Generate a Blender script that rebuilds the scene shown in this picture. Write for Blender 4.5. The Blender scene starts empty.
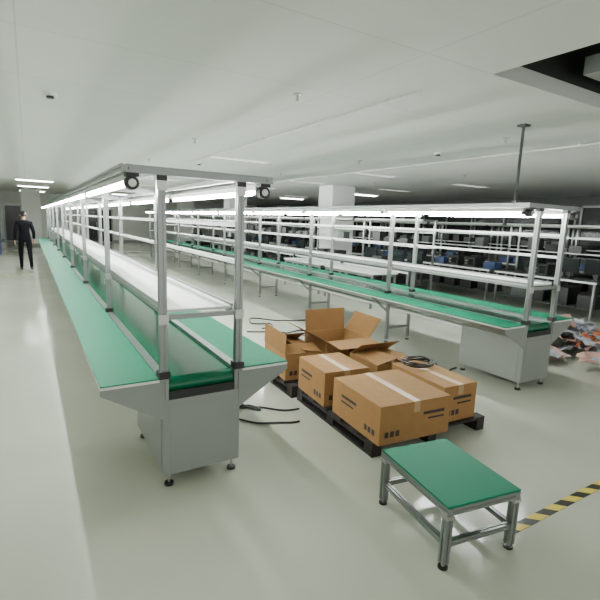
import bpy, bmesh, math, random
from mathutils import Vector, Matrix
random.seed(7)
SC=bpy.context.scene
COL=bpy.context.collection

# ---------------------------------------------------------------- materials
def mat(name,col,rough=.5,metal=0,noise=0,nscale=8,bump=0,bscale=60,emit=None,estr=0,spec=.5):
    m=bpy.data.materials.new(name); m.use_nodes=True
    nt=m.node_tree; b=nt.nodes['Principled BSDF']
    b.inputs['Base Color'].default_value=(*col,1); b.inputs['Roughness'].default_value=rough
    b.inputs['Metallic'].default_value=metal; b.inputs['Specular IOR Level'].default_value=spec
    if emit: b.inputs['Emission Color'].default_value=(*emit,1); b.inputs['Emission Strength'].default_value=estr
    tc=nt.nodes.new('ShaderNodeTexCoord')
    if noise:
        n=nt.nodes.new('ShaderNodeTexNoise'); n.inputs['Scale'].default_value=nscale; n.inputs['Detail'].default_value=4
        nt.links.new(tc.outputs['Object'],n.inputs['Vector'])
        mx=nt.nodes.new('ShaderNodeMix'); mx.data_type='RGBA'
        mx.inputs['A'].default_value=(*[c*(1-noise) for c in col],1); mx.inputs['B'].default_value=(*[min(1,c*(1+noise)) for c in col],1)
        nt.links.new(n.outputs['Fac'],mx.inputs['Factor']); nt.links.new(mx.outputs['Result'],b.inputs['Base Color'])
    if bump:
        n=nt.nodes.new('ShaderNodeTexNoise'); n.inputs['Scale'].default_value=bscale
        nt.links.new(tc.outputs['Object'],n.inputs['Vector'])
        bp=nt.nodes.new('ShaderNodeBump'); bp.inputs['Strength'].default_value=bump; bp.inputs['Distance'].default_value=.01
        nt.links.new(n.outputs['Fac'],bp.inputs['Height']); nt.links.new(bp.outputs['Normal'],b.inputs['Normal'])
    return m
M={}
M['alu']=mat('aluminium_profile',(.28,.30,.29),.32,.75,noise=.06,nscale=20)
M['grey']=mat('grey_painted_sheet_metal',(.25,.27,.25),.45,noise=.05,nscale=3)
M['green']=mat('green_esd_mat',(.0,.185,.098),.55,noise=.08,nscale=5,bump=.03,spec=.15)
M['belt']=mat('green_pvc_belt',(.0,.11,.05),.2,noise=.08,nscale=4,spec=.35)
M['white']=mat('white_laminate',(.78,.80,.78),.35,noise=.03)
M['black']=mat('black_plastic',(.012,.012,.012),.4,noise=.1)
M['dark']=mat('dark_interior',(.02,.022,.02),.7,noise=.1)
M['led']=mat('led_tube',(1,1,1),.4,emit=(.97,1,.97),estr=150,noise=.01)
M['led_c']=mat('troffer_tube',(1,1,1),.4,emit=(1,1,.94),estr=18,noise=.01)
M['panel_glow']=mat('unlit_panel_glow',(.9,.9,.9),.4,emit=(1,1,.96),estr=.9,noise=.01)  # weak emission makes unlit ceiling panels read slightly brighter
M['steel']=mat('steel',(.5,.5,.48),.3,.9,noise=.05)
M['card']=mat('cardboard',(.31,.17,.065),.75,noise=.12,nscale=14,bump=.1,bscale=40,spec=.2)
M['cardin']=mat('cardboard_inside',(.25,.135,.05),.8,noise=.1,nscale=10,spec=.2)
M['tape']=mat('packing_tape',(.40,.26,.12),.35,noise=.05)
M['ink']=mat('printed_ink',(.03,.02,.015),.7,noise=.1)
M['wood']=mat('dark_pallet_wood',(.016,.012,.010),.7,noise=.3,nscale=12,bump=.2)
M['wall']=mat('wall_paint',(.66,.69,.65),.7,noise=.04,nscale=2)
M['wallr']=mat('shade_darkened_wall',(.10,.11,.10),.7,noise=.04,nscale=2)  # wall colour darkened so the poorly lit right side stays dim
M['plaster']=mat('pillar_plaster',(.80,.82,.79),.7,noise=.04,nscale=2)
M['skin']=mat('skin',(.5,.28,.18),.5,noise=.08)
M['hair']=mat('black_hair',(.01,.008,.007),.5,noise=.2,nscale=40)
M['cloth']=mat('dark_work_clothes',(.006,.006,.008),.9,noise=.2,nscale=20,spec=.1)
M['screen']=mat('monitor_glass',(.01,.012,.014),.12,noise=.05)
M['blue']=mat('blue_plastic_bin',(.03,.06,.16),.4,noise=.1)
M['dgrey']=mat('dark_grey_laminate',(.07,.08,.075),.5,noise=.05)
M['pinkfoam']=mat('pink_packing_foam',(.36,.22,.18),.8,noise=.2,nscale=10)
M['greyfilm']=mat('grey_plastic_film',(.34,.36,.40),.25,noise=.2,nscale=10,bump=.4)
M['orange']=mat('orange_strapping',(.6,.17,.05),.5,noise=.1)

# epoxy floor
m=mat('epoxy_floor',(.45,.50,.39),.22,spec=.5); nt=m.node_tree; b=nt.nodes['Principled BSDF']
tc=nt.nodes.new('ShaderNodeTexCoord')
n=nt.nodes.new('ShaderNodeTexNoise'); n.inputs['Scale'].default_value=.6; n.inputs['Detail'].default_value=6
n2=nt.nodes.new('ShaderNodeTexNoise'); n2.inputs['Scale'].default_value=1.3; n2.inputs['Detail'].default_value=8
nt.links.new(tc.outputs['Object'],n.inputs['Vector']); nt.links.new(tc.outputs['Object'],n2.inputs['Vector'])
r=nt.nodes.new('ShaderNodeValToRGB'); r.color_ramp.elements[0].position=.3; r.color_ramp.elements[1].position=.75
r.color_ramp.elements[0].color=(.47,.50,.41,1); r.color_ramp.elements[1].color=(.60,.62,.52,1)
nt.links.new(n.outputs['Fac'],r.inputs['Fac']); nt.links.new(r.outputs['Color'],b.inputs['Base Color'])
mr=nt.nodes.new('ShaderNodeMapRange'); mr.inputs['To Min'].default_value=.05; mr.inputs['To Max'].default_value=.2
nt.links.new(n2.outputs['Fac'],mr.inputs['Value']); nt.links.new(mr.outputs['Result'],b.inputs['Roughness'])
M['floor']=m
# ceiling with board joints
m=mat('ceiling_boards',(.6,.62,.58),.75); nt=m.node_tree; b=nt.nodes['Principled BSDF']
tc=nt.nodes.new('ShaderNodeTexCoord'); br=nt.nodes.new('ShaderNodeTexBrick')
br.offset=0; br.inputs['Scale'].default_value=1; br.inputs['Brick Width'].default_value=2.4; br.inputs['Row Height'].default_value=1.2
br.inputs['Mortar Size'].default_value=.006; br.inputs['Color1'].default_value=(.72,.74,.71,1); br.inputs['Color2'].default_value=(.70,.72,.69,1); br.inputs['Mortar'].default_value=(.58,.60,.57,1)
nt.links.new(tc.outputs['Object'],br.inputs['Vector']); nt.links.new(br.outputs['Color'],b.inputs['Base Color'])
M['ceil']=m
# hazard tape stripes
m=mat('hazard_tape',(.8,.6,.05),.4); nt=m.node_tree; b=nt.nodes['Principled BSDF']
tc=nt.nodes.new('ShaderNodeTexCoord'); wv=nt.nodes.new('ShaderNodeTexWave'); wv.wave_type='BANDS'; wv.bands_direction='DIAGONAL'
wv.inputs['Scale'].default_value=3.2; nt.links.new(tc.outputs['Object'],wv.inputs['Vector'])
r=nt.nodes.new('ShaderNodeValToRGB'); r.color_ramp.interpolation='CONSTANT'; r.color_ramp.elements[1].position=.5
r.color_ramp.elements[0].color=(.02,.02,.015,1); r.color_ramp.elements[1].color=(.75,.6,.08,1)
nt.links.new(wv.outputs['Fac'],r.inputs['Fac']); nt.links.new(r.outputs['Color'],b.inputs['Base Color'])
M['haz']=m

# ---------------------------------------------------------------- mesh builder
class MB:
    def __init__(s): s.v=[];s.f=[];s.m=[];s.mats=[]
    def mi(s,k):
        if k not in s.mats: s.mats.append(k)
        return s.mats.index(k)
    def add(s,vs,fs,k,X=None):
        o=len(s.v)
        for v in vs:
            v=Vector(v)
            if X is not None: v=X@v
            s.v.append(tuple(v))
        i=s.mi(k)
        for f in fs: s.f.append([a+o for a in f]); s.m.append(i)
    def box(s,x0,x1,y0,y1,z0,z1,k,X=None):
        s.add([(x0,y0,z0),(x1,y0,z0),(x1,y1,z0),(x0,y1,z0),(x0,y0,z1),(x1,y0,z1),(x1,y1,z1),(x0,y1,z1)],
          [(0,3,2,1),(4,5,6,7),(0,1,5,4),(1,2,6,5),(2,3,7,6),(3,0,4,7)],k,X)
    def sweep(s,prof,p0,p1,k,X=None):
        p0=Vector(p0);p1=Vector(p1);d=(p1-p0).normalized()
        up=Vector((0,0,1)) if abs(d.z)<.9 else Vector((0,1,0))
        a=d.cross(up).normalized(); b_=a.cross(d)
        n=len(prof); vs=[p0+a*x+b_*y for x,y in prof]+[p1+a*x+b_*y for x,y in prof]
        fs=[(i,(i+1)%n,n+(i+1)%n,n+i) for i in range(n)]+[tuple(range(n))[::-1],tuple(range(n,2*n))]
        s.add(vs,fs,k,X)
    def cyl(s,p0,p1,r,k,seg=12,X=None):
        s.sweep([(r*math.cos(2*math.pi*i/seg),r*math.sin(2*math.pi*i/seg)) for i in range(seg)],p0,p1,k,X)
    def prof(s,p0,p1,w,k='alu',X=None):
        h=w/2; g=w*.12; d=w*.14
        q=[(-h,-h),(-g,-h),(-g,-h+d),(g,-h+d),(g,-h),(h,-h),(h,-g),(h-d,-g),(h-d,g),(h,g),(h,h),(g,h),(g,h-d),(-g,h-d),(-g,h),(-h,h),(-h,g),(-h+d,g),(-h+d,-g),(-h,-g)]
        s.sweep(q,p0,p1,k,X)
    def mesh(s,name,smooth=False):
        me=bpy.data.meshes.new(name); me.from_pydata(s.v,[],s.f)
        for k in s.mats: me.materials.append(M[k])
        me.polygons.foreach_set('material_index',s.m)
        if smooth: me.polygons.foreach_set('use_smooth',[True]*len(s.f))
        bm=bmesh.new(); bm.from_mesh(me); bmesh.ops.recalc_face_normals(bm,faces=bm.faces); bm.to_mesh(me); bm.free()
        me.update(); return me
def obj(name,me,parent=None,loc=(0,0,0),rot=0,bev=0):
    o=bpy.data.objects.new(name,me); COL.objects.link(o); o.location=loc; o.rotation_euler=(0,0,rot)
    if parent: o.parent=parent
    if bev:
        b=o.modifiers.new('bevel','BEVEL'); b.width=bev; b.segments=2; b.limit_method='ANGLE'
    return o
def empty(name,loc=(0,0,0),rot=0):
    e=bpy.data.objects.new(name,None); COL.objects.link(e); e.location=loc; e.rotation_euler=(0,0,rot); e.empty_display_size=.2; return e
def curve(name,pts,r,k,parent=None,loc=(0,0,0)):
    c=bpy.data.curves.new(name,'CURVE'); c.dimensions='3D'; c.bevel_depth=r; c.bevel_resolution=2; c.resolution_u=6
    s=c.splines.new('NURBS'); s.points.add(len(pts)-1)
    for p,q in zip(s.points,pts): p.co=(*q,1)
    s.use_endpoint_u=True; s.order_u=3; c.materials.append(M[k])
    o=bpy.data.objects.new(name,c); COL.objects.link(o); o.location=loc
    if parent: o.parent=parent
    return o

# ---------------------------------------------------------------- room
H=2.9
X0,X1,Y0r,Y1r=-7,15.2,-3.5,32
mb=MB(); mb.box(X0,X1,Y0r,Y1r,-.1,0,'floor'); obj('floor',mb.mesh('floor'))
ox0,ox1,oy0,oy1=3.10,7.2,1.45,2.40   # ceiling void
mb=MB()
for a in [(X0,ox0,Y0r,Y1r),(ox1,X1,Y0r,Y1r),(ox0,ox1,Y0r,oy0),(ox0,ox1,oy1,Y1r)]:
    mb.box(a[0],a[1],a[2],a[3],H,H+.12,'ceil')
obj('ceiling',mb.mesh('ceiling'))
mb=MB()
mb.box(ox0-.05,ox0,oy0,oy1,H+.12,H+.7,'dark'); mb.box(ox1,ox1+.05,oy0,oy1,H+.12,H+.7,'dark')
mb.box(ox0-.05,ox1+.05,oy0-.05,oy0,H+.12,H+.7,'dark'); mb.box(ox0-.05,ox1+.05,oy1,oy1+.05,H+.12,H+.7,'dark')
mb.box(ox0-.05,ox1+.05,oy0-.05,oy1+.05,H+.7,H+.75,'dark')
mb.box(4.0,7.1,2.1,2.22,H+.12,H+.26,'grey')
obj('ceiling_void_shaft',mb.mesh('ceiling_void_shaft'))
mb=MB(); mb.box(X0,X1,Y1r,Y1r+.2,0,H,'wall'); obj('wall_far',mb.mesh('wall_far'))
mb=MB(); mb.box(X0-.2,X0,Y0r,Y1r,0,H,'wall'); obj('wall_left',mb.mesh('wall_left'))
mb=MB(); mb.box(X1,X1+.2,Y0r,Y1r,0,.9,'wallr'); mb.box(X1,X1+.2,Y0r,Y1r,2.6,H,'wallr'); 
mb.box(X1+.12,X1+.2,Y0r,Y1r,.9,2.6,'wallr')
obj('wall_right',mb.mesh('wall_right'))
for i,y in enumerate(range(0,30,4)):
    mb=MB(); mb.box(X1+.04,X1+.06,y+.1,y+3.9,.95,2.55,'screen')
    for yy in (y+.06,y+1.33,y+2.62,y+3.9): mb.box(X1+.0,X1+.09,yy-.03,yy+.03,.9,2.6,'alu')
    mb.box(X1,X1+.09,y+.03,y+3.93,.9,.96,'alu'); mb.box(X1,X1+.09,y+.03,y+3.93,2.54,2.6,'alu')
    obj('window_%d'%(i+1),mb.mesh('window_%d'%(i+1)))
mb=MB(); mb.box(X0,X1,Y1r-.02,Y1r,0,.12,'grey'); obj('baseboard_far',mb.mesh('baseboard_far'))
for i,x in enumerate((-1.2,3.0)):
    mb=MB(); mb.box(x,x+1.8,Y1r-.05,Y1r-.01,0,2.15,'alu'); mb.box(x+.08,x+.87,Y1r-.07,Y1r-.05,.02,2.07,'screen'); mb.box(x+.93,x+1.72,Y1r-.07,Y1r-.05,.02,2.07,'screen')
    mb.cyl((x+.83,Y1r-.11,.9),(x+.83,Y1r-.11,1.25),.015,'steel'); mb.cyl((x+.97,Y1r-.11,.9),(x+.97,Y1r-.11,1.25),.015,'steel')
    obj('door_%d'%(i+1),mb.mesh('door_%d'%(i+1)))
# pillars
mb=MB(); mb.box(-.43,.43,-.38,.38,0,H,'plaster'); mb.box(-.45,.45,-.40,.40,0,.12,'grey'); pm=mb.mesh('concrete_pillar')
for p in ((8.45,11.9),(8.45,20.1),(8.45,28),(.2,28)): obj('concrete_pillar',pm,loc=(p[0],p[1],0),bev=.01)

# ceiling lamps (troffers)
def troffer(k):
    mb=MB(); mb.box(-.62,.62,-.16,.16,-.05,0,'white'); mb.box(-.58,.58,-.12,.12,-.055,-.05,k)
    mb.cyl((-.57,-.06,-.066),(.57,-.06,-.066),.012,k,8); mb.cyl((-.57,.06,-.066),(.57,.06,-.066),.012,k,8)
    return mb.mesh('ceiling_troffer')
tl=troffer('led_c')
for p in ((.3,19),(.3,23.5),(.3,28.5),(4.5,22),(4.5,26),(4.5,30),(-4.5,10),(-4.5,16),(-4.5,4),(-2.6,6.5),(-2.6,1.5),(10.9,13.6),(10.9,19)):
    obj('ceiling_troffer_light',tl,loc=(p[0],p[1],H))
# recessed unlit panels with an added faint glow
mb=MB(); mb.box(-.6,.6,-.1,.1,-.008,0,'panel_glow'); mb.box(-.62,-.6,-.12,.12,-.012,0,'white'); mb.box(.6,.62,-.12,.12,-.012,0,'white'); mb.box(-.6,.6,-.12,-.1,-.012,0,'white'); mb.box(-.6,.6,.1,.12,-.012,0,'white')
pd=mb.mesh('recessed_ceiling_panel')
for x in (3.6,7.0,10.4):
    for y in (8.4,11.4,14.6,17.8): obj('recessed_ceiling_panel',pd,loc=(x,y,H))
# ceiling sprinklers / detectors
mb=MB(); mb.cyl((0,0,0),(0,0,-.03),.06,'white',16); mb.cyl((0,0,-.03),(0,0,-.05),.035,'black',16); det=mb.mesh('smoke_detector')
for p in ((.26,5.34),(3.2,9.6),(5.6,5.2)): obj('smoke_detector',det,loc=(p[0],p[1],H))
mb=MB()
for x in (-.9,2.2,5.3,8.2):
    for y in (3.8,6.8,9.8,14.2,17.2):
        mb.cyl((x,y,H-.001),(x,y,H-.012),.04,'steel',12); mb.cyl((x,y,H-.01),(x,y,H-.06),.012,'steel',8); mb.cyl((x,y,H-.06),(x,y,H-.065),.022,'steel',10)
obj('fire_sprinklers',mb.mesh('fire_sprinklers'))
for (a,b_) in (((2.95,3,H-.025),(2.95,30,H-.025)),((6.3,3.0,H-.025),(6.3,30,H-.025))):
    mb=MB(); mb.cyl(a,b_,.012,'ceil',8)
    for i in range(10): mb.box(a[0]-.02,a[0]+.02,3.4+i*2.6,3.42+i*2.6,H-.04,H,'ceil')
    obj('ceiling_conduit',mb.mesh('ceiling_conduit'))

# ---------------------------------------------------------------- assembly line
XL,P1,P2,XR=.305,.673,1.169,1.545
TL,TR=.452,1.394
YS=2.686; PIT=2.18; NB=8; YE=YS+NB*PIT; ZT=2.014; W=.045
Yp=[YS+.023+i*PIT for i in range(NB)]+[YE-.03]
parts={}
mb=MB()
for y in Yp:
    for x in (P1,P2):
        mb.prof((x,y,.60),(x,y,ZT-.045),W)
        for z in (1.12,ZT-.10):
            mb.box(x-.03,x+.03,y-.028,y-.023,z-.03,z+.03,'steel')
        mb.box(x-.035,x+.035,y-.035,y+.035,.745,.79,'black')
    mb.prof((P1+W/2,y,1.13),(P2-W/2,y,1.13),.03)
parts['post_frame']=mb.mesh('post_frame')
mb=MB()
for x in (TL+.022,TR-.022): mb.prof((x,YS,ZT-.022),(x,YE,ZT-.022),W)
for i,y in enumerate(Yp):
    mb.prof((TL+.045,y,ZT-.022),(TR-.045,y,ZT-.022),W)
mb.prof((P1,YS+.05,ZT-.022),(P1,YE-.05,ZT-.022),.03); mb.prof((P2,YS+.05,ZT-.022),(P2,YE-.05,ZT-.022),.03)
for x in (P1,P2): mb.box(x-.03,x+.03,YS-.008,YS+.05,ZT-.075,ZT-.045,'black')
for x in (TL+.06,TR-.06):  # clamp heads that carry the light bars
    mb.box(x-.035,x+.035,YS-.012,YS+.055,ZT-.065,ZT-.045,'black'); mb.cyl((x,YS+.0,ZT-.10),(x,YS+.062,ZT-.10),.038,'black',14); mb.cyl((x,YS-.006,ZT-.10),(x,YS,ZT-.10),.022,'steel',12)
parts['top_frame']=mb.mesh('top_frame')
mb=MB()
for i in range(NB):
    a=Yp[i]+.06; b_=Yp[i+1]-.06
    for x in (TL+.06,TR-.06):
        mb.box(x-.028,x+.028,a,b_,ZT-.085,ZT-.05,'white')
        mb.cyl((x,a+.03,ZT-.10),(x,b_-.03,ZT-.10),.015,'led',8)
        mb.box(x-.018,x+.018,a,a+.03,ZT-.118,ZT-.085,'black'); mb.box(x-.018,x+.018,b_-.03,b_,ZT-.118,ZT-.085,'white')
        mb.box(x-.01,x+.01,a+.3,a+.32,ZT-.05,ZT-.04,'steel')
parts['led_light_bars']=mb.mesh('led_light_bars')
mb=MB()
mb.box(P1+.024,P2-.024,YS+.06,YE-.06,1.15,1.168,'white')
for x in (P1+.03,P2-.03): mb.box(x-.006,x+.006,YS+.06,YE-.06,1.125,1.185,'alu')
parts['upper_shelf']=mb.mesh('upper_shelf')
mb=MB()
for i in range(NB):
    for z in (1.46,1.70):
        mb.prof((P2,Yp[i]+W/2,z),(P2,Yp[i+1]-W/2,z),.028,'white')
parts['hanging_rails']=mb.mesh('hanging_rails')
mb=MB()
for a,b_ in ((XL,P1-.03),(P2+.03,XR)):
    mb.box(a,b_,YS,YE,.725,.742,'white'); mb.box(a,b_,YS,YE,.742,.75,'green')
parts['side_worktops']=mb.mesh('side_worktops')
mb=MB()
mb.box(P1-.028,P1+.028,YS+.005,YE,.60,.752,'alu'); mb.box(P2-.028,P2+.028,YS+.005,YE,.60,.752,'alu')
mb.box(P1+.03,P2-.03,YS+.07,YE-.07,.715,.73,'belt'); mb.box(P1+.03,P2-.03,YS+.07,YE-.07,.63,.64,'belt')
for y in (YS+.07,YE-.07): mb.cyl((P1+.03,y,.68),(P2-.03,y,.68),.05,'belt',20)
for i in range(14):
    y=YS+.6+i*1.2; mb.cyl((P1+.03,y,.66),(P2-.03,y,.66),.02,'steel',8)
parts['belt_conveyor']=mb.mesh('belt_conveyor')
mb=MB()
mb.box(P1-.01,P2+.01,YS+.0,YS+.82,.09,.60,'grey')
mb.box(P1+.03,P2-.03,YS-.004,YS,.13,.56,'grey')
mb.box(P1-.014,P1-.01,YS+.05,YS+.77,.13,.56,'grey')
mb.box(P1+.03,P2-.03,YS+.0,YS+.012,.60,.655,'dark')
for x in (P1+.03,P2-.03):
    for y in (YS+.04,YS+.78):
        mb.cyl((x,y,.02),(x,y,.09),.009,'steel',8); mb.cyl((x,y,0),(x,y,.02),.03,'black',14)
for s in (0,1):
    if s==0: q=[(XL,.725),(P1,.725),(P1,.47),(XL,.69)]
    else: q=[(P2,.725),(XR,.725),(XR,.69),(P2,.47)]
    v=[(a,YS-.004,b_) for a,b_ in q]+[(a,YS+.012,b_) for a,b_ in q]
    mb.add(v,[(0,1,2,3),(7,6,5,4),(0,4,5,1),(1,5,6,2),(2,6,7,3),(3,7,4,0)],'grey')
parts['end_drive_cabinet']=mb.mesh('end_drive_cabinet')
mb=MB()
for y in Yp[1:]:
    for x in (P1+.03,P2-.03):
        mb.prof((x,y,.05),(x,y,.60),.04); mb.cyl((x,y,.015),(x,y,.05),.008,'steel',8); mb.cyl((x,y,0),(x,y,.015),.028,'black',12)
    mb.prof((P1+.05,y,.22),(P2-.05,y,.22),.035); mb.prof((P1+.05,y,.575),(P2-.05,y,.575),.035)
    mb.prof((XL+.06,y,.705),(P1-.03,y,.705),.03); mb.prof((P2+.03,y,.705),(XR-.06,y,.705),.03)
    mb.sweep([(-.012,-.012),(.012,-.012),(.012,.012),(-.012,.012)],(XL+.1,y,.70),(P1,y,.48),'alu')
    mb.sweep([(-.012,-.012),(.012,-.012),(.012,.012),(-.012,.012)],(XR-.1,y,.70),(P2,y,.48),'alu')
mb.box(P1+.1,P1+.16,YS+.9,YE-.3,.50,.54,'white')
parts['support_legs']=mb.mesh('support_legs')
for dx,dy in ((0,0),(3.847,.052)):
    e=empty('assembly_line_conveyor',(dx,dy,0))
    for k,me in parts.items(): obj(k,me,e,bev=.006 if k=='end_drive_cabinet' else 0)
    curve('light_power_cable',[(TR-.06,YS+.10,ZT-.09),(TR-.12,YS+.07,ZT-.14),(P2+.05,YS+.06,ZT-.13),(P2+.028,YS+.05,ZT-.22),(P2+.03,YS+.05,1.5),(P2+.028,YS+.05,1.1),(P2+.03,YS+.05,.80),(P2+.03,YS+.06,.755)],.005,'black',e)

# ceiling power drop pole
mb=MB(); mb.cyl((0,0,2.02),(0,0,H),.016,'dgrey',12); mb.box(-.05,.05,-.05,.05,H-.02,H,'dgrey'); mb.box(-.03,.03,-.03,.03,2.0,2.08,'dgrey')
obj('power_drop_pole',mb.mesh('power_drop_pole'),loc=(4.80,3.24,0))

# ---------------------------------------------------------------- green topped low bench
e=empty('green_top_step_bench',(2.01,1.59,0),math.radians(-9))
mb=MB(); hx,hy=.245,.305; zt=.36
mb.box(-hx,hx,-hy,hy,zt-.012,zt,'green'); obj('mat_top',mb.mesh('mat_top'),e,bev=.003)
mb=MB()
for x in (-hx+.02,hx-.02):
    mb.prof((x,-hy,zt-.033),(x,hy,zt-.033),.04); mb.prof((x,-hy+.04,.14),(x,hy-.04,.14),.03)
for y in (-hy+.02,hy-.02): mb.prof((-hx+.04,y,zt-.033),(hx-.04,y,zt-.033),.04)
mb.prof((-hx+.04,-hy+.02,.14),(hx-.04,-hy+.02,.14),.03)
mb.prof((-hx+.04,hy-.02,.14),(hx-.04,hy-.02,.14),.03)
for x in (-hx+.02,hx-.02):
    for y in (-hy+.02,hy-.02):
        mb.prof((x,y,.03),(x,y,zt-.053),.04); mb.cyl((x,y,0),(x,y,.012),.026,'black',14); mb.cyl((x,y,.01),(x,y,.03),.008,'steel',8)
        mb.box(x-.024,x+.024,y-.024,y+.024,zt-.075,zt-.055,'steel')
obj('profile_frame',mb.mesh('profile_frame'),e)

# ---------------------------------------------------------------- pallets + cartons
def pallet(loc,w,d,rot):
    mb=MB(); n=6
    for i in range(n):
        y=-d/2+(d-.09)*i/(n-1); mb.box(-w/2,w/2,y,y+.09,.10,.12,'wood')
    for x in (-w/2,-.045,w/2-.09):
        mb.box(x,x+.09,-d/2,d/2,.08,.10,'wood'); mb.box(x,x+.09,-d/2,d/2,0,.015,'wood')
        for y in (-d/2,-.05,d/2-.1): mb.box(x,x+.09,y,y+.1,.015,.08,'wood')
    return obj('wooden_pallet',mb.mesh('wooden_pallet'),loc=loc,rot=rot)
pallet((2.77,2.95,0),1.22,1.22,math.radians(-3))
pallet((2.75,4.1,0),1.15,.95,math.radians(-2))
def carton(loc,w,d,h,rot,flaps=None):
    t=.006; mb=MB()
    mb.box(-w/2,w/2,-d/2,d/2,0,t,'card')
    mb.box(-w/2,-w/2+t,-d/2,d/2,t,h,'card'); mb.box(w/2-t,w/2,-d/2,d/2,t,h,'card')
    mb.box(-w/2+t,w/2-t,-d/2,-d/2+t,t,h,'card'); mb.box(-w/2+t,w/2-t,d/2-t,d/2,t,h,'card')
    if flaps is None:
        mb.box(-w/2,-.001,-d/2,d/2,h,h+t,'card'); mb.box(.001,w/2,-d/2,d/2,h,h+t,'card')
        mb.box(-.03,.03,-d/2-.001,d/2+.001,h+t,h+t+.0012,'tape')
        mb.box(-.03,.03,-d/2-.0015,-d/2,h-.08,h+t,'tape')
    else:
        for (ax,sg,ang) in (('x',-1,flaps[0]),('x',1,flaps[1]),('y',-1,flaps[2]),('y',1,flaps[3])):
            a=math.radians(ang); L=min(w,d)/2
            if ax=='x':
                X=Matrix.Translation((sg*w/2,0,h))@Matrix.Rotation(sg*a,4,'Y')
                if sg<0: mb.box(0,L,-d/2,d/2,0,t,'cardin',X)
                else: mb.box(-L,0,-d/2,d/2,0,t,'cardin',X)
            else:
                X=Matrix.Translation((0,sg*d/2,h))@Matrix.Rotation(-sg*a,4,'X')
                if sg<0: mb.box(-w/2+.01,w/2-.01,0,L,0,t,'cardin',X)
                else: mb.box(-w/2+.01,w/2-.01,-L,0,0,t,'cardin',X)
    for i in range(3):
        mb.box(-w/2+.05+i*.05,-w/2+.085+i*.05,-d/2-.001,-d/2,h*.18,h*.18+.045,'ink')
        mb.box(-w/2-.001,-w/2,-d/2+.06+i*.05,-d/2+.095+i*.05,h*.18,h*.18+.045,'ink')
    mb.box(w/2-.27,w/2-.06,-d/2-.001,-d/2,h*.62,h*.70,'ink'); mb.box(w/2-.22,w/2-.06,-d/2-.001,-d/2,h*.48,h*.53,'ink')
    mb.box(-w/2-.001,-w/2,-.02,.2,h*.62,h*.70,'ink'); mb.box(-w/2-.001,-w/2,.02,.2,h*.48,h*.53,'ink')
    return obj('cardboard_carton',mb.mesh('cardboard_carton'),loc=loc,rot=rot)
zp=.121
carton((2.50,2.62,zp),.68,.68,.30,math.radians(-5))
carton((3.08,2.70,zp),.38,.68,.31,math.radians(-3))
carton((2.42,3.33,zp),.46,.52,.31,math.radians(-5),None)
carton((3.02,3.30,zp),.50,.46,.30,math.radians(-3),(12,6,3,35))
carton((2.42,4.10,zp),.42,.60,.27,math.radians(-6),(88,8,14,30))
carton((2.98,4.06,zp),.56,.50,.36,math.radians(-3),(150,125,185,95))
pts=[]
for i in range(50):
    a=i*.6; rr=.11+.04*random.random(); pts.append((rr*math.cos(a)*1.2,rr*math.sin(a),.008+.0009*i+.008*random.random()))
curve('power_cable_coil',pts,.006,'black',loc=(3.10,2.90,zp+.320))
def wig(a,b_,n,amp):
    out=[]
    for i in range(n+1):
        t=i/n; out.append((a[0]+(b_[0]-a[0])*t+random.uniform(-amp,amp),a[1]+(b_[1]-a[1])*t+random.uniform(-amp,amp),.011))
    return out
curve('floor_power_cable',wig((1.2,3.9),(2.05,3.35),8,.05),.009,'black')
curve('floor_power_cable',wig((1.25,3.75),(1.75,3.7),4,.05)+wig((1.8,3.55),(1.6,4.3),5,.1),.009,'black')
curve('floor_power_cable',wig((1.3,3.5),(2.0,3.1),6,.05),.009,'black')
curve('floor_power_cable',wig((2.2,5.2),(3.66,5.13),7,.12)+wig((3.5,5.8),(4.55,5.5),5,.08),.011,'black')
curve('floor_power_cable',wig((3.27,6.3),(3.3,7.1),6,.2)+wig((3.6,6.8),(4.5,6.5),5,.1),.011,'black')
curve('floor_power_cable',wig((2.9,6.2),(3.9,5.9),7,.12),.011,'black')
curve('floor_power_cable',wig((3.65,3.36),(4.55,3.6),8,.07),.010,'black')
curve('floor_power_cable',wig((3.5,3.9),(4.5,4.0),6,.07)+wig((4.4,3.7),(3.75,3.5),4,.05),.010,'black')

# ---------------------------------------------------------------- hazard floor tape
mb=MB(); mb.box(0,5.2,-.03,.03,0,.003,'haz'); obj('hazard_floor_tape',mb.mesh('hazard_floor_tape'),loc=(2.30,1.35,0))
mb=MB(); mb.box(-5,0,-.05,.05,0,.003,'haz'); obj('hazard_floor_tape',mb.mesh('hazard_floor_tape'),loc=(.1,14.7,0))

# ---------------------------------------------------------------- packaging pile
mb=MB()
for i in range(80):
    k=random.choice(['pinkfoam','pinkfoam','greyfilm','greyfilm','greyfilm','greyfilm','orange'])
    w,d=random.uniform(.2,.5),random.uniform(.2,.5)
    if k=='orange': w,d=.35,.05
    cx=min(8.2,max(6.0,6.9+random.gauss(0,.6))); cy=min(4.6,3.65+random.gauss(0,.5)); r=math.hypot(cx-6.9,cy-3.65)
    z=.07+max(0,.32-.25*r)*random.random()
    X=Matrix.Translation((cx,cy,z+.06))@Matrix.Rotation(random.uniform(0,6.3),4,'Z')@Matrix.Rotation(random.uniform(-.3,.3),4,'X')@Matrix.Rotation(random.uniform(-.3,.3),4,'Y')
    n=6; vs=[];fs=[]
    for a in range(n):
        for b_ in range(n): vs.append((w*(a/(n-1)-.5)+random.gauss(0,.008),d*(b_/(n-1)-.5)+random.gauss(0,.008),random.gauss(0,.018)))
    for a in range(n-1):
        for b_ in range(n-1): q=a*n+b_; fs.append((q,q+1,q+n+1,q+n))
    mb.add(vs,fs,k,X)
mb.v=[(v[0],v[1],max(.002,v[2])) for v in mb.v]
obj('discarded_packaging_pile',mb.mesh('discarded_packaging_pile'))

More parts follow.
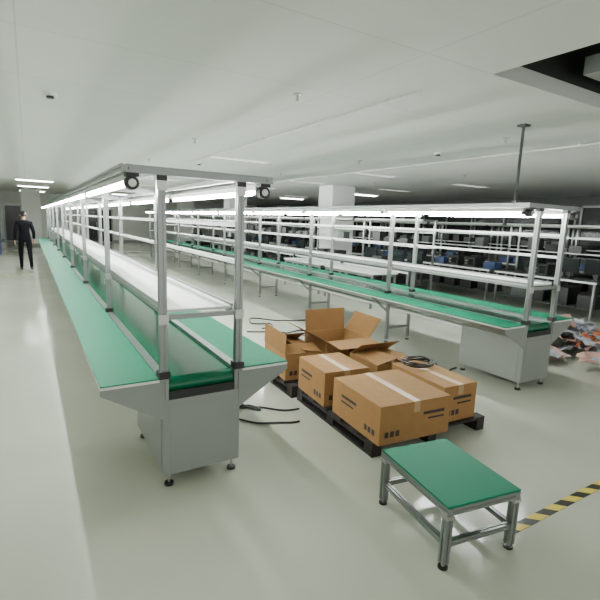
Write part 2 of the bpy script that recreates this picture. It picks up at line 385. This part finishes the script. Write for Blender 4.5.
# ---------------------------------------------------------------- background work benches
def bench_mesh(seed):
    random.seed(seed); mb=MB(); L=2.3
    mb.box(-.4,.4,-L/2,L/2,.74,.77,'dgrey'); mb.box(-.41,-.4,-L/2,L/2,.735,.775,'white')
    for x in (-.36,.36):
        for y in (-L/2+.05,L/2-.05):
            mb.box(x-.02,x+.02,y-.02,y+.02,.0,.74,'alu')
    for y in (-L/2+.05,L/2-.05): mb.box(.34,.38,y-.02,y+.02,.77,1.9,'alu'); mb.box(-.1,.34,y-.02,y+.02,1.86,1.9,'alu')
    mb.box(.1,.38,-L/2,L/2,1.28,1.30,'white'); mb.box(.33,.37,-L/2,L/2,1.60,1.63,'alu'); mb.box(.33,.37,-L/2,L/2,1.86,1.9,'alu'); mb.box(-.12,-.08,-L/2,L/2,1.86,1.9,'white')
    mb.box(-.34,.34,-L/2+.05,L/2-.05,.2,.22,'dgrey')
    y=-L/2+.25
    while y<L/2-.3:
        t=random.random()
        if t<.5:
            mb.box(.0,.04,y-.22,y+.22,.90,1.20,'screen'); mb.box(.04,.07,y-.05,y+.05,.85,1.05,'black'); mb.box(-.08,.12,y-.1,y+.1,.77,.785,'black'); mb.box(.05,.075,y-.03,y+.03,.785,.9,'black')
        elif t<.85:
            mb.box(-.15,.25,y-.17,y+.17,.77,1.02,'dark'); mb.box(-.156,-.15,y-.12,y+.02,.82,.97,'screen'); mb.cyl((-.17,y+.09,.92),(-.15,y+.09,.92),.02,'grey',10); mb.cyl((-.17,y+.09,.85),(-.15,y+.09,.85),.015,'grey',10)
        else:
            mb.box(-.1,.2,y-.16,y+.16,.77,.775,'blue')
            for a in ((-.1,-.09,y-.16,y+.16),(.19,.2,y-.16,y+.16),(-.09,.19,y-.16,y-.15),(-.09,.19,y+.15,y+.16)): mb.box(*a,.775,.93,'blue')
        if random.random()<.8: mb.box(.14,.34,y-.15,y+.12,1.30,1.30+random.uniform(.12,.3),random.choice(['dark','black','dgrey']))
        if random.random()<.8: mb.box(-.25,.25,y-.2,y+.15,.22,.22+random.uniform(.2,.4),random.choice(['dark','black','dgrey']))
        y+=random.uniform(.42,.6)
    return mb.mesh('test_workbench')
BM=[bench_mesh(s) for s in (1,2,3,4)]
k=0
for x in (7.3,10.0,12.6):
    for i in range(9):
        y=3.2+i*2.45
        if x==7.3 and i<2: continue
        obj('test_workbench',BM[k%4],loc=(x,y,0)); k+=1
mb=MB(); mb.box(-.35,.35,-.9,.9,.72,.75,'white')
for x in (-.31,.31):
    for y in (-.85,.85): mb.box(x-.02,x+.02,y-.02,y+.02,0,.72,'alu')
    mb.box(x-.015,x+.015,-.83,.83,.66,.72,'alu')
tm=mb.mesh('white_work_table')
for p in ((6.4,8.0),(6.4,10.0)): obj('white_work_table',tm,loc=(p[0],p[1],0))
mb=MB()
for x in (-.9,.9):
    for y in (-.25,.25): mb.box(x-.02,x+.02,y-.02,y+.02,0,1.8,'blue')
for z in (.2,.75,1.3,1.75):
    mb.box(-.9,.9,-.27,.27,z,z+.03,'blue')
random.seed(3)
for z in (.23,.78,1.33):
    x=-.8
    while x<.55:
        w=random.uniform(.2,.35); mb.box(x,x+w,-.2,.2,z,z+random.uniform(.2,.38),random.choice(['card','white','grey','blue'])); x+=w+.04
rk=mb.mesh('storage_rack')
for p in ((-2.3,27.5),(-1.9,22)): obj('storage_rack',rk,loc=(p[0],p[1],0))

# ---------------------------------------------------------------- person walking
def skin(name,verts,edges,rad,k,parent,sub=2,root=0):
    me=bpy.data.meshes.new(name); me.from_pydata(verts,edges,[]); me.materials.append(M[k])
    o=obj(name,me,parent); s=o.modifiers.new('skin','SKIN'); s.use_smooth_shade=True
    for i,r_ in enumerate(rad):
        me.skin_vertices[0].data[i].radius=r_ if isinstance(r_,tuple) else (r_,r_)
    me.skin_vertices[0].data[root].use_root=True
    u=o.modifiers.new('sub','SUBSURF'); u.levels=sub; u.render_levels=sub; return o
pe=empty('walking_person',(-.10,15.84,0),math.radians(6))
V=[(0,0,.97),(0,.01,1.12),(0,.02,1.30),(0,.01,1.43),(0,.01,1.50),
   (-.10,0,.90),(-.11,.13,.50),(-.11,.12,.10),(-.11,.24,.04),
   (.10,0,.90),(.11,-.02,.50),(.11,-.26,.15),(.11,-.17,.05),
   (-.17,.01,1.41),(-.24,-.05,1.14),(-.25,.04,.90),
   (.17,.01,1.41),(.24,.0,1.14),(.25,.14,.93)]
E=[(0,1),(1,2),(2,3),(3,4),(0,5),(5,6),(6,7),(7,8),(0,9),(9,10),(10,11),(11,12),(3,13),(13,14),(14,15),(3,16),(16,17),(17,18)]
Rr=[(.15,.11),(.14,.10),(.165,.115),(.12,.09),.055,.095,.068,.048,.04,.095,.068,.048,.04,.072,.052,.036,.072,.052,.036]
skin('clothed_body',V,E,Rr,'cloth',pe)
skin('head',[(0,.01,1.48),(0,.015,1.54),(0,.025,1.60),(0,.02,1.67),(0,.01,1.71)],[(0,1),(1,2),(2,3),(3,4)],[.05,.05,(.068,.08),(.078,.095),(.06,.07)],'skin',pe)
skin('hair',[(0,-.02,1.58),(0,-.01,1.65),(0,.0,1.715),(0,.05,1.73)],[(0,1),(1,2),(2,3)],[(.06,.045),(.082,.078),(.075,.085),(.05,.04)],'hair',pe)
mb=MB(); mb.cyl((0,.10,1.64),(0,.135,1.615),.013,'skin',8)
for s in (-1,1): mb.cyl((s*.075,.015,1.63),(s*.092,.01,1.64),.025,'skin',10); mb.cyl((s*.032,.095,1.66),(s*.032,.108,1.66),.011,'black',8)
mb.box(-.025,.025,.095,.108,1.575,1.583,'ink'); obj('face_features',mb.mesh('face_features'),pe)
for s,wr in ((-1,(-.25,.04,.90)),(1,(.25,.14,.93))):
    x,y,z=wr; vs=[(x,y,z),(x,y+.01,z-.05),(x,y+.015,z-.09)]; es=[(0,1),(1,2)]; rd=[.026,(.018,.036),(.016,.038)]
    for j,(dy,L) in enumerate(((.032,.075),(.011,.085),(-.011,.08),(-.032,.062))):
        a=len(vs); vs+=[(x,y+.015+dy,z-.10),(x-s*.008,y+.018+dy,z-.10-L*.5),(x-s*.022,y+.02+dy,z-.10-L)]; es+=[(2,a),(a,a+1),(a+1,a+2)]; rd+=[.010,.009,.007]
    a=len(vs); vs+=[(x-s*.01,y+.045,z-.06),(x-s*.015,y+.06,z-.095)]; es+=[(1,a),(a,a+1)]; rd+=[.011,.009]
    skin('hand',vs,es,rd,'skin',pe,1)
for s,ft in ((-1,(-.11,.12,0)),(1,(.11,-.28,.03))):
    x,y,z=ft
    skin('shoe',[(x,y-.05,z+.04),(x,y+.06,z+.045),(x,y+.17,z+.03)],[(0,1),(1,2)],[(.04,.038),(.045,.038),(.04,.026)],'black',pe,2)

# ---------------------------------------------------------------- light
w=bpy.data.worlds.new('World'); SC.world=w; w.use_nodes=True
w.node_tree.nodes['Background'].inputs[0].default_value=(.90,.91,.87,1); w.node_tree.nodes['Background'].inputs[1].default_value=1.7
# ---------------------------------------------------------------- camera
f,yaw,pit,roll,h=447.6,31.303,9.8,2.215,1.731
ya,pi_,ro=map(math.radians,(yaw,pit,roll))
F=Vector((math.sin(ya)*math.cos(pi_),math.cos(ya)*math.cos(pi_),-math.sin(pi_)))
R=Vector((math.cos(ya),-math.sin(ya),0)); U=R.cross(F)
c,s=math.cos(ro),math.sin(ro)
Rc=R*c+U*s; Uc=U*c-R*s
cd=bpy.data.cameras.new('camera'); cd.sensor_width=36; cd.lens=36*f/600; cd.clip_end=100
co=bpy.data.objects.new('camera',cd); COL.objects.link(co)
co.matrix_world=Matrix(((Rc.x,Uc.x,-F.x,0),(Rc.y,Uc.y,-F.y,0),(Rc.z,Uc.z,-F.z,h),(0,0,0,1)))
SC.camera=co
